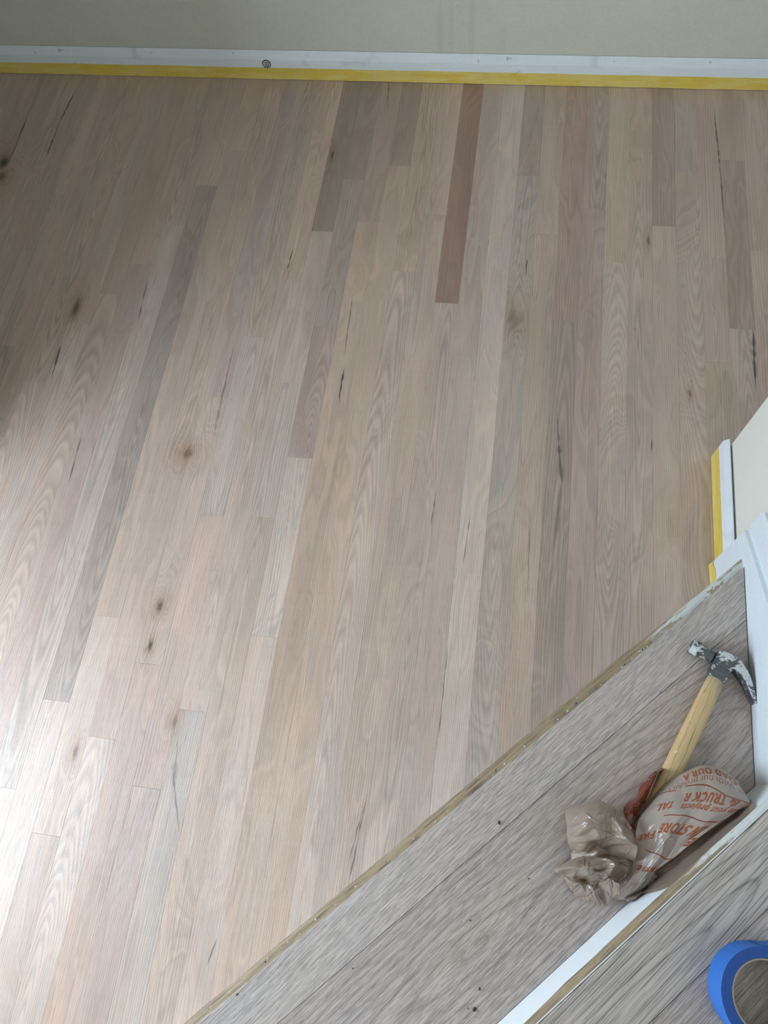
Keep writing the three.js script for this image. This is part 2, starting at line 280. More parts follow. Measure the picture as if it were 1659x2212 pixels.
// profile: [depth from the wall, height]
const bbProfile = (t) => [[0, 0.0014], [t, 0.0014], [t, 0.0605], [t - 0.0006, 0.0615], [t - 0.0085, 0.0795], [t - 0.0098, 0.0812], [0.0016, 0.0816], [0.0014, 0.07], [0, 0.07]];
struct(mesh('baseboard_far', sweep(bbProfile(0.013), [XL, XA], (s, a, b) => [s, b, ZF + a], (s, q) => [s / 1.3, q[1] * 4 + q[0] * 3]), baseMat), 'white painted baseboard along the far wall above yellow tape', 'baseboard');
{
  // right baseboard ends a little past the wall corner with a returned end
  const g = struct(group('baseboard_right'), 'short white baseboard between the wall corner and stair skirt', 'baseboard');
  mesh('baseboard_board', sweep([[0, 0], [0.015, 0], [0.015, 0.072], [0.0142, 0.0745], [0.0065, 0.0835], [0.0055, 0.0845], [0.004, 0.0835], [0.0036, 0.05]], [-0.797, -0.548], (s, a, b) => [XR - a, b, s], (s, q) => [s / 1.3, q[1] * 4 + q[0] * 3]), baseMat, g);
}
// round door stop base caked in paint on the far baseboard
{
  const d = group('door_stop'); d.position.set(-0.708, 0.0485, ZBB); tag(d, 'small round paint-caked door stop base on the far white baseboard', 'door stop');
  const grey = whitePaint(178, 182, 180, 0.5), dark = whitePaint(62, 62, 58, 0.6);
  const disc = new THREE.LatheGeometry([[0, 0.004], [0.003, 0.0045], [0.0075, 0.0038], [0.0105, 0.003], [0.0112, 0.0]].map((p) => new THREE.Vector2(...p)), 28); disc.rotateX(Math.PI / 2); mesh('base_plate', disc, grey, d);
  const ring = new THREE.TorusGeometry(0.0113, 0.0013, 8, 36); ring.translate(0, 0, 0.0012); mesh('rim', ring, dark, d);
  const ring2 = new THREE.TorusGeometry(0.0066, 0.0008, 6, 28, 4.4); ring2.rotateZ(-2.4); ring2.translate(0, 0.0005, 0.0042); mesh('groove', ring2, dark, d);
  const hole = new THREE.CylinderGeometry(0.0016, 0.0016, 0.002, 14); hole.rotateX(Math.PI / 2); hole.translate(0, 0, 0.0042); mesh('screw_hole', hole, dark, d);
}

// ---------------------------------------------------------------- yellow masking tape on the trim
const yellowTex = dataTex(2048, 64, (x, y, o) => {
  // crepe tape, rubbed pale with sanding dust in patches
  const v = y / 64; let d = sstep(0.42, 0.7, fbm(x * 0.012, y * 0.05 + 4) + 0.16 * (1 - v)) * 0.55 + 0.3 * sstep(0.6, 0.8, vn(x * 0.05 + 3, y * 0.25)); d = clamp(d * (0.6 + 0.5 * vn(x * 0.25, y * 0.9)));
  const k = 1 + 0.05 * (vn(x * 0.6, y * 0.7) - 0.5) + 0.04 * (vn(x * 0.02 + 50, y * 0.02) - 0.5);
  o[0] = mix(224, 228, d) * k; o[1] = mix(192, 212, d) * k; o[2] = mix(78, 146, d) * k;
});
const tapeMat = new THREE.MeshStandardMaterial({ map: yellowTex, roughness: 0.6 });
const yTape = (name, place, s0, s1, h, n, rag, lab) => {
  const r = rng(Math.round(h * 1e5) + n), st = []; for (let i = 0; i <= n; i++) st.push(mix(s0, s1, i / n));
  const top = st.map((s, i) => h + (r() - 0.5) * rag), bot = st.map(() => 0.0012 + r() * 0.0009), pr = [[0, 0], [1, 0], [1, 0.5], [1, 1], [0, 1], [0, 0]];
  const g = sweep(pr, st, (s, a, b, i) => place(s, a * 0.0006 + (a ? 0.0004 * Math.sin(i * 1.7 + b * 5) * 0.5 + 0.0002 : 0), mix(bot[i], top[i], b)), (s, q) => [s * 0.6, q[1] * 0.96 + 0.02]);
  return tag(mesh(name, g, tapeMat), lab, 'tape', 'yellow masking tape on the trim');
};
yTape('masking_tape', (s, d, y) => [s, y, ZBB + d], XL + 0.003, XA - 0.003, 0.0365, 220, 0.0008, 'long yellow masking tape strip along the bottom of the far baseboard');
yTape('masking_tape_001', (s, d, y) => [XBB - d, y, s], -0.7965, -0.552, 0.0475, 40, 0.0008, 'short yellow masking tape strip on the right baseboard beneath the cream wall');
yTape('masking_tape_002', (s, d, y) => [0.479 - d - 0.0012 * Math.exp(-(s + 0.545) * 60), y * (0.7 + 0.3 * sstep(-0.547, -0.525, s)), s], -0.549, -0.40, 0.036, 26, 0.004, 'torn yellow masking tape piece at the foot of the white stair skirt');

// ---------------------------------------------------------------- stair skirt board with moulded cap
{
  const g = struct(group('trim_1'), 'white stair skirt board with moulded cap along the right wall', 'trim');
  const F = -0.55, SL = 0.51, X0 = 0.479, hz = (z) => SL * (z - F);
  const skin = dataTex(1024, 256, (x, y, o) => { let k = 1 + 0.02 * (vn(x * 0.03, y * 0.4) - 0.5) + 0.02 * (vn(x * 0.6, y * 0.6) - 0.5); const sc = vn(x * 0.16 + 30, y * 0.2) * vn(x * 0.04, y * 0.05 + 8); if (sc > 0.72) k *= 0.86; o[0] = 219 * k; o[1] = 226 * k; o[2] = 228 * k; });
  const mat = new THREE.MeshStandardMaterial({ map: skin, roughness: 0.4 });
  const st = [F, -0.3, 0, 0.3, 0.6, ZB - 0.002];
  mesh('skirt_board', sweep([[XR - 0.0005, 0], [X0, 0], [X0, 0.194], [XR - 0.0005, 0.1965]], st, (s, a, b) => [a, b > 0.1 ? b + hz(s) : b, s], (s, q) => [s * 0.7, q[1] + hz(s) * 0.5]), mat, g);
  mesh('cap_moulding', sweep([[XR - 0.0005, 0.1950], [X0 + 0.0004, 0.1938], [0.4845, 0.1965], [0.4860, 0.2000], [0.4862, 0.2085], [0.4850, 0.2125], [0.4822, 0.2142], [0.4804, 0.2160], [0.4800, 0.2185], [0.4808, 0.2205], [0.4796, 0.2215], [0.4784, 0.2680], [0.4790, 0.2745], [0.4812, 0.2785], [0.4850, 0.2795], [XR - 0.0005, 0.2800]], st, (s, a, b) => [a, b + hz(s), s - 0.0004], (s, q) => [s * 0.7, q[1] * 3]), mat, g);
}

// ---------------------------------------------------------------- staircase, turned 45 degrees: local x = along the nosing, local z = up the stairs
const SQ = Math.SQRT2, RISE = 0.185, LAM = 0.007;
const uR = (v) => 0.479 * SQ - v, uL = (v) => Math.max(v - (ZB - 0.002) * SQ, (XW + 0.002) * SQ - v);
const greyOak = (seed, pal, cat) => dataTex(2048, 640, (() => {
  const r = rng(seed), s1 = r() * 300, s2 = r() * 300, s3 = r() * 300;
  return (px, py, o) => {      // 2048 px = 1.3 m, 640 px = 0.2 m
    const X = py / 640 * 0.2, z = px / 2048 * 1.3;
    const w = (vn(z * 2.5 + s1, s2) - 0.5) * 0.05 + (vn(z * 8 + s2, X * 20 + s1) - 0.5) * 0.007;
    const a = X - cat.cx + w, dd = cat.d + cat.sl * (z - cat.z) + (vn(z * 5 + s3, s1) - 0.5) * 0.03, rr = Math.sqrt(a * a + dd * dd) / cat.gap, ph = rr + vn(rr * 0.4, s3) * 1.3;
    const ring = RINGT[(ph - Math.floor(ph)) * 1023 | 0];
    const sk = X + z * cat.skew + w * 0.12;
    const line = (f0, l0, o1, wd, lo) => { const f = f0 * (cat.fs || 1), l = l0 * (cat.ls || 1), q = sk * f + o1 + 0.6 * vn(z * 5 + o1, sk * 30), i = Math.floor(q), e = q - i - 0.5, on = sstep(lo, lo + 0.2, vn(i * 3.71 + o1, z * l + i * 1.37)); return on * Math.exp(-(e * e) / (wd * wd)); };
    const broad = fbm(X * 14 + s1, z * 3 + s2) - 0.5, dens = 0.7 + 0.5 * fbm(X * 25 + s3, z * 5 + s1);
    let m = 1.05 + 0.05 * (0.45 - ring) + 0.06 * broad - dens * (0.25 * line(500, 52, s1, 0.2, 0.4) + 0.19 * line(700, 80, s2, 0.24, 0.42) + 0.10 * line(260, 24, s3, 0.11, 0.5));
    m -= cat.line * Math.exp(-Math.pow((ph - Math.floor(ph) - 0.32) / 0.06, 2)) * (0.3 + 0.9 * vn(sk * 90, z * 16 + s2));
    m += 0.06 * line(260, 26, s2 + 40.5, 0.25, 0.55);
    const warm = fbm(X * 16 + s2, z * 4 + s3) - 0.5;
    o[0] = pal[0] * m * (1 + 0.03 * warm); o[1] = pal[1] * m; o[2] = pal[2] * m * (1 - 0.04 * warm);
  };
})());
const laminate = [
  greyOak(11, [184, 171, 163], { cx: 0.3, d: 0.02, sl: 0.02, z: 0.2, gap: 0.0052, skew: 0.09, line: 0.03 }),
  greyOak(23, [178, 163, 154], { cx: 0.11, d: 0.004, sl: 0.10, z: 0.62, gap: 0.0115, skew: 0.05, line: 0.12 }),
  greyOak(37, [180, 168, 160], { cx: 0.05, d: 0.02, sl: 0.05, z: 0.9, gap: 0.0085, skew: 0.06, line: 0.24, fs: 0.62, ls: 0.36 }),
];
const lamMat = laminate.map((map) => new THREE.MeshStandardMaterial({ map, roughness: 0.5 }));
const woodTex = (paintFrom, seed) => dataTex(2048, 64, (x, y, o) => {   // raw nosing wood, 2048 px = 1.6 m from u = -0.9; old white paint left on it towards the wall
  const u = -0.9 + x / 2048 * 1.6, v = y / 64;
  let m = 1.02 + 0.3 * (fbm(x * 0.012 + seed, y * 0.22) - 0.5) - 0.26 * sstep(0.55, 0.9, vn(x * 0.025 + seed, y * 0.6)) - 0.08 * sstep(0.6, 0.9, vn(x * 0.1, y * 0.9 + seed));
  let R = 154 * m, G = 135 * m, B = 107 * m;
  const edge = paintFrom + 0.10 * (vn(x * 0.02, y * 0.1 + seed) - 0.5), pk = sstep(edge - 0.02, edge + 0.05, u + 0.05 * (vn(x * 0.12, y * 0.3) - 0.5));
  const bits = vn(x * 0.03 + 3 * seed, y * 0.05) * vn(x * 0.09, y * 0.25 + seed) > 0.79 ? 0.85 : 0;
  let p = Math.max(pk * (vn(x * 0.03 + 9, y * 0.1 + seed) > 0.16 ? 0.95 : 0.35), bits); if (pk > 0.5 && u > 0.6 && fbm(x * 0.03, y * 0.08 + 2) > 0.56) p *= 0.25;
  const pw = 1 + 0.06 * (vn(x * 0.3, y * 0.4) - 0.5); R = mix(R, 208 * pw, p); G = mix(G, 213 * pw, p); B = mix(B, 208 * pw, p);
  o[0] = R; o[1] = G; o[2] = B;
});
const riserMat = new THREE.MeshStandardMaterial({ map: dataTex(512, 64, (x, y, o) => { let k = 1 + 0.015 * (vn(x * 0.4, y * 0.4) - 0.5); if (vn(x * 0.33, y * 0.31) > 0.992) k = 0.4; o[0] = 240 * k; o[1] = 245 * k; o[2] = 246 * k; }), roughness: 0.38 });
{
  const st = tag(group('staircase'), 'stairs of grey laminate treads with raw wood nosings and white risers', 'stairs');
  st.rotation.y = Math.PI / 4;
  const FR = [-0.0225, 0.2432, 0.503], RV = [-0.004, 0.2553, 0.515], lip = [[-0.0145, -0.0045], [0.2495, 0.2505], [0.51, 0.51]], JT = [0.0632, 0.3295, 0.59];
  for (let i = 0; i < 3; i++) {
    const y1 = RISE * (i + 1), yw = y1 - LAM, back = i < 2 ? RV[i + 1] : 1.24;
    // riser
    mesh('riser', slab([[uL(RV[i]) , RV[i]], [uR(RV[i]) - 0.0005, RV[i]], [uR(RV[i] + 0.014) - 0.0005, RV[i] + 0.014], [uL(RV[i] + 0.014), RV[i] + 0.014]], y1 - RISE, yw - 0.024, 0.0002, (u, v) => [u * 0.6, v * 8]), riserMat, st);
    // old wooden tread with a worn bullnose
    const prof = [], T = 0.024, rad = 0.011; prof.push([0.05, yw]);
    for (let a = 0; a <= 8; a++) { const t = Math.PI / 2 + a / 8 * Math.PI / 2; prof.push([rad + Math.cos(t) * rad, yw - rad + Math.sin(t) * rad]); }
    prof.push([0, yw - T + 0.004], [0.004, yw - T], [0.05, yw - T], [0.05, yw]);
    const us = []; for (let a = 0; a <= 150; a++) us.push(a / 150);
    const wob = (u) => (i === 0 ? 0.0045 * sstep(0.35, 0.68, u) : 0) + 0.0028 * (vn(u * 9 + i * 20, 3.3) - 0.5) + 0.0012 * (vn(u * 40, 7 + i) - 0.5);
    const tr = mesh('tread', sweep(prof, us, (s, a, b) => { const v0 = FR[i] + a, u = mix(uL(v0), uR(v0) - 0.0006, s); return [u, b, FR[i] + a + (a < 0.04 ? wob(u) : 0)]; },
      (s, q, k, j) => { const v0 = FR[i] + q[0], u = mix(uL(v0), uR(v0), s); return [(u + 0.9) / 1.6, j / 13]; }), new THREE.MeshStandardMaterial({ map: woodTex(i === 1 ? 0.235 : 0.50, 11 + i * 7), roughness: 0.65 }), st);
    if (i < 2) mesh('tread_base', slab([[uL(FR[i] + 0.05), FR[i] + 0.05], [uR(FR[i] + 0.05) - 0.0006, FR[i] + 0.05], [uR(back) - 0.0006, back], [uL(back), back]], yw - T, yw, 0.0002, (u, v) => [u, v]), riserMat, tr);
    else mesh('landing_base', slab([[uL(FR[i] + 0.05), FR[i] + 0.05], [uR(FR[i] + 0.05) - 0.0006, FR[i] + 0.05], [-0.579, 1.2585]], yw - T, yw, 0.0002, (u, v) => [u, v]), riserMat, tr);
    // laminate planks lying on it
    const lp = lip[i], front = (u) => mix(lp[0], lp[1], clamp((u + 0.47) / 1.07));
    const plank = (v0, v1, f, mat, off) => {
      const a0 = f ? front(-1.5) : v0, a1 = f ? front(0.6) : v0;
      mesh('laminate_plank', slab([[uL(a0) + 0.003, a0], [uR(a1) - 0.0022, a1], [uR(v1) - 0.0022, v1], [uL(v1) + 0.003, v1]], yw + 0.0002, y1, 0.0005, (u, v) => [(u + 0.65) / 1.3 + off, (v - v0 + 0.004) / 0.2]), mat, tr);
    };
    plank(lp[0], JT[i] - 0.0003, true, lamMat[i === 0 ? 0 : 2], 0);
    if (i < 2) plank(JT[i] + 0.0003, back - 0.0003, false, lamMat[1], 0);
    else { let v = JT[i]; for (let q = 0; v < 1.1; q++) { const e = v + 0.192; plank(v + 0.0003, Math.min(e, 1.2), false, lamMat[q % 3], 0.17 * q); v = e; } }
  }
  // thin bead of white caulk between nosing and plank of the second tread
  mesh('caulk_line', sweep([[0, 0], [0, 0.004], [0.0008, 0.004], [0.0008, 0]], [0, 1], (s, a, b) => { const v = 0.2486 + a; return [mix(uL(v), uR(v) - 0.002, s), RISE * 2 - LAM + b, v]; }), whitePaint(214, 219, 217), st);
}

// ---------------------------------------------------------------- claw hammer lying on the first tread
const TY = RISE;           // top of the first tread
{
  const h = group('claw_hammer'); tag(h, 'claw hammer with paint-splattered steel head and pale wooden handle on the lower tread', 'hammer');
  // local: x towards the claw, y along the handle towards the head, z out of the tread
  const ax = new THREE.Vector3(0.4172, 0, -0.90881).normalize(), pr = new THREE.Vector3(0.90881, 0, 0.4172).normalize(), up = new THREE.Vector3(0, 1, 0);
  const M = new THREE.Matrix4().makeBasis(pr, ax, up.clone());
  h.position.set(0.4185, TY + 0.0142, -0.276); h.quaternion.setFromRotationMatrix(M);
  const mm = 0.001, smin = (a, b, k) => { const q = clamp(0.5 + 0.5 * (b - a) / k); return mix(b, a, q) - k * q * (1 - q); };
  const cyl = (x, y, z, x0, x1, r0, r1, cy) => { const t = clamp((x - x0) / (x1 - x0)), d = Math.hypot(y - cy, z) - mix(r0, r1, t); return Math.max(d, x0 - x, x - x1); };
  const rbox = (x, y, z, cx, cy, hx, hy, hz, r) => { const a = Math.abs(x - cx) - hx + r, b = Math.abs(y - cy) - hy + r, c = Math.abs(z) - hz + r; return Math.hypot(Math.max(a, 0), Math.max(b, 0), Math.max(c, 0)) + Math.min(Math.max(a, b, c), 0) - r; };
  const claw = [[0, 36, 12], [14, 38.5, 10], [27, 34, 7.5], [38, 26, 6], [49, 15.5, 4.6], [58, 5, 3.4], [66, -4.5, 1.8]];
  const sdf = (x, y, z) => {     // millimetres
    let d = cyl(x, y, z, -57, -44, 12.2, 13.4, 31); d = Math.max(d, Math.hypot(y - 31, z) + Math.abs(x + 50) * 0.75 - 18.2);
    d = smin(d, cyl(x, y, z, -48, -20, 11.5, 9.4, 31), 4);
    d = smin(d, rbox(x, y, z, 0, 28, 15, 19.5, 12.2, 4), 9);
    d = smin(d, rbox(x, y, z, 0, 9, 14, 9.5, 11.4, 2.5), 4);
    let c = 1e9, tt = 0; for (let i = 0; i < claw.length - 1; i++) {
      const [ax_, ay, ar] = claw[i], [bx, by, br] = claw[i + 1], ux = bx - ax_, uy = by - ay, t = clamp(((x - ax_) * ux + (y - ay) * uy) / (ux * ux + uy * uy));
      const e = Math.hypot(x - ax_ - ux * t, y - ay - uy * t) - mix(ar, br, t); if (e < c) { c = e; tt = (i + t) / (claw.length - 1); }
    }
    const hw = mix(11.5, 12.6, sstep(0.1, 0.5, tt)) - 2.2 * sstep(0.55, 1, tt);
    c = Math.max(c, Math.abs(z) - hw);
    c = Math.max(c, (0.4 + 4.6 * sstep(0.36, 0.95, tt)) * (tt > 0.33 ? 1 : -9) - Math.abs(z));   // the slot between the claws
    return smin(d, c, 3.5);
  };
  const N = 96, mc = new MarchingCubes(N, new THREE.MeshStandardMaterial(), false, false, 400000); mc.isolation = 0;
  const lo = [-62, -12, -16], hi = [74, 56, 16];
  for (let k = 0; k < N; k++) for (let j = 0; j < N; j++) for (let i = 0; i < N; i++) mc.field[k * N * N + j * N + i] = -sdf(mix(lo[0], hi[0], i / N), mix(lo[1], hi[1], j / N), mix(lo[2], hi[2], k / N));
  mc.update();
  const cnt = mc.count, P = new Float32Array(cnt * 3);
  for (let i = 0; i < cnt; i++) for (let a = 0; a < 3; a++) P[i * 3 + a] = mix(lo[a], hi[a], (mc.positionArray[i * 3 + a] + 1) / 2) * mm;
  let g = new THREE.BufferGeometry(); g.setAttribute('position', new THREE.BufferAttribute(P, 3)); g = mergeVertices(g, 1e-5); g.computeVertexNormals();
  const pos = g.attributes.position, C = new Float32Array(pos.count * 3), nn = g.attributes.normal;
  for (let i = 0; i < pos.count; i++) {     // white paint smeared over dark steel
    const x = pos.getX(i) * 1000, y = pos.getY(i) * 1000, z = pos.getZ(i) * 1000;
    const n1 = fbm(x * 0.11 + z * 0.05 + 20, y * 0.11 + 7 + z * 0.04), n2 = vn(x * 0.45 + 3, y * 0.45 + z * 0.3);
    let cover = n1 * 0.62 + n2 * 0.22 + (nn.getZ(i) > 0.15 ? 0.08 : -0.12);
    cover += 0.13 * Math.exp(-((x + 46) ** 2 + (y - 30) ** 2) / 150) + 0.17 * Math.exp(-((x + 4) ** 2 / 160 + (y - 42) ** 2 / 60)) + 0.15 * sstep(12, 24, x) * sstep(-2, 4, z) * (1 - 0.5 * sstep(50, 60, x)) - 0.16 * Math.exp(-((x + 28) ** 2 + (y - 30) ** 2) / 60);
    cover -= 0.3 * Math.exp(-((x - 2) ** 2 + (y - 12) ** 2) / 150);                // the socket is mostly bare
    const p = sstep(0.5, 0.58, cover), s = 0.055 + 0.05 * vn(x * 0.8, y * 0.8) + 0.03 * vn(x * 0.1, y * 2);
    C[i * 3] = mix(s, 0.60, p); C[i * 3 + 1] = mix(s * 1.03, 0.62, p); C[i * 3 + 2] = mix(s * 1.06, 0.61, p);
  }
  g.setAttribute('color', new THREE.BufferAttribute(C, 3));
  mesh('head', g, new THREE.MeshStandardMaterial({ vertexColors: true, roughness: 0.42, metalness: 0.25 }), h).userData.label = 'dark steel claw head smeared with white paint';
  // handle: rounded octagon section swelling towards the grip
  const st = [[-0.272, 13.5, 10.5], [-0.262, 16, 12], [-0.235, 16.4, 12.4], [-0.19, 15.6, 12.2], [-0.14, 15.6, 12], [-0.09, 15, 11.6], [-0.05, 14.3, 11.2], [-0.025, 13.9, 10.8], [-0.008, 13.3, 10.6], [-0.001, 12.7, 10.2], [0.006, 12.2, 9.6]];
  const m = 33, HP = [], HU = [], HI = [];
  const sm = []; for (let i = 0; i < st.length - 1; i++) for (let q = 0; q < 5; q++) { const t = q / 5; sm.push([0, 1, 2].map((a) => mix(st[i][a], st[i + 1][a], t))); } sm.push(st[st.length - 1]);
  sm.forEach((s, i) => { for (let j = 0; j < m; j++) { const a = j / (m - 1) * Math.PI * 2, ca = Math.cos(a), sa = Math.sin(a), e = 2.7, r = Math.pow(Math.pow(Math.abs(ca), e) + Math.pow(Math.abs(sa), e), -1 / e); HP.push(r * ca * s[1] * mm, s[0], r * sa * s[2] * mm); HU.push((s[0] + 0.28) / 0.3, j / (m - 1)); } });
  for (let i = 0; i < sm.length - 1; i++) for (let j = 0; j < m - 1; j++) { const a = i * m + j; HI.push(a, a + 1, a + m, a + 1, a + m + 1, a + m); }
  for (let j = 1; j < m - 2; j++) HI.push(0, j + 1, j);
  const hg = new THREE.BufferGeometry(); hg.setAttribute('position', new THREE.Float32BufferAttribute(HP, 3)); hg.setAttribute('uv', new THREE.Float32BufferAttribute(HU, 2)); hg.setIndex(HI); hg.computeVertexNormals();
  const ht = dataTex(1024, 256, (x, y, o) => {       // ash wood: pale with a few dark growth lines, grey grime near the head, paint specks
    const z = x / 1024, c = y / 256, a = (c - 0.25) * 2.6 + 0.22 * (vn(z * 2.2, 4) - 0.5) - 0.1 * z, rr = Math.sqrt(a * a + Math.pow(0.28 * (z - 0.55), 2)) * 3.4 + (vn(z * 9, c * 20) - 0.5) * 0.25;
    const f = rr - Math.floor(rr), line = Math.exp(-Math.pow((f - 0.5) / 0.035, 2));
    let k = 1 + 0.06 * (fbm(z * 6, c * 40) - 0.5) - 0.32 * line * (0.6 + 0.6 * vn(z * 14, c * 30)) - 0.06 * sstep(0.6, 0.95, vn(z * 30, c * 90));
    const grime = sstep(0.82, 0.93, z + 0.12 * (fbm(z * 30, c * 14) - 0.5)) * (0.25 + 0.5 * vn(z * 50, c * 24)); const sp = vn(z * 110 + 5, c * 55) * vn(z * 23, c * 12 + 6) > 0.74;
    o[0] = mix(208 * k, 150, grime); o[1] = mix(177 * k, 138, grime); o[2] = mix(127 * k, 118, grime); if (sp) { o[0] = 218; o[1] = 214; o[2] = 200; }
  });
  mesh('handle', hg, new THREE.MeshStandardMaterial({ map: ht, roughness: 0.5 }), h).userData.label = 'pale wooden handle with dark grain lines';
}

// ---------------------------------------------------------------- roll of blue tape on the second tread
{
  const t = group('tape_roll'); tag(t, 'roll of blue painter tape lying flat on the upper tread', 'tape roll'); t.position.set(0.3949, RISE * 2 + 0.0004, 0.1409);
  const V = (a) => a.map((p) => new THREE.Vector2(...p)), Wd = 0.0485, R = 0.0541, rc = 0.0414, ri = 0.0391;
  const blueMap = dataTex(256, 256, (x, y, o) => { const k = 1 + 0.05 * (vn(x * 0.3, y * 0.3) - 0.5) + 0.04 * (vn(x * 0.04, y * 0.9) - 0.5); o[0] = 46 * k; o[1] = 110 * k; o[2] = 190 * k; });
  const edgeMap = dataTex(256, 256, (x, y, o) => { const k = 1 + 0.07 * (vn(x * 0.05, y * 0.8) - 0.5) + 0.03 * (vn(x * 0.5, y * 0.5) - 0.5); o[0] = 16 * k; o[1] = 68 * k; o[2] = 142 * k; });
  const side = new THREE.LatheGeometry(V([[R - 0.0004, 0], [R, 0.0004], [R, Wd - 0.0004], [R - 0.0004, Wd]]), 96);
  const faces = new THREE.LatheGeometry(V([[R - 0.0004, Wd], [(R + rc) / 2, Wd + 0.0002], [rc, Wd], [rc, 0], [R - 0.0004, 0]]), 96);
  mesh('tape_side', toCreasedNormals(side, 0.6), new THREE.MeshStandardMaterial({ map: blueMap, roughness: 0.6 }), t).userData.label = 'bright blue outer layer';
  mesh('tape_edge', toCreasedNormals(faces, 0.6), new THREE.MeshStandardMaterial({ map: edgeMap, roughness: 0.55 }), t).userData.label = 'darker blue wound edge';
  mesh('core', toCreasedNormals(new THREE.LatheGeometry(V([[rc - 0.0001, 0], [rc - 0.0001, Wd - 0.0006], [rc - 0.0006, Wd], [ri + 0.0005, Wd], [ri, Wd - 0.0006], [ri, 0], [rc - 0.0001, 0]]), 96), 0.6), new THREE.MeshStandardMaterial({ color: 0x9c9078, roughness: 0.85 }), t).userData.label = 'grey cardboard core';
  // loose end of the tape lifting away
  const a0 = -1.36, n = 12, st = []; for (let i = 0; i <= n; i++) st.push(i / n);
  const tail = sweep([[0, 0.001], [0, Wd * 0.5], [0, Wd - 0.001], [0.0003, Wd - 0.001], [0.0003, 0.001]], st, (s, d, y) => { const a = a0 - 0.28 + s * 0.42, r = R + 0.0004 + d + 0.008 * s * s * s * (0.75 + 0.5 * y / Wd); return [Math.cos(a) * r, y, Math.sin(a) * r]; }, (s, q) => [s * 0.3, q[1] * 8]);
  mesh('tape_tail', tail, new THREE.MeshStandardMaterial({ map: blueMap, roughness: 0.6 }), t);
}

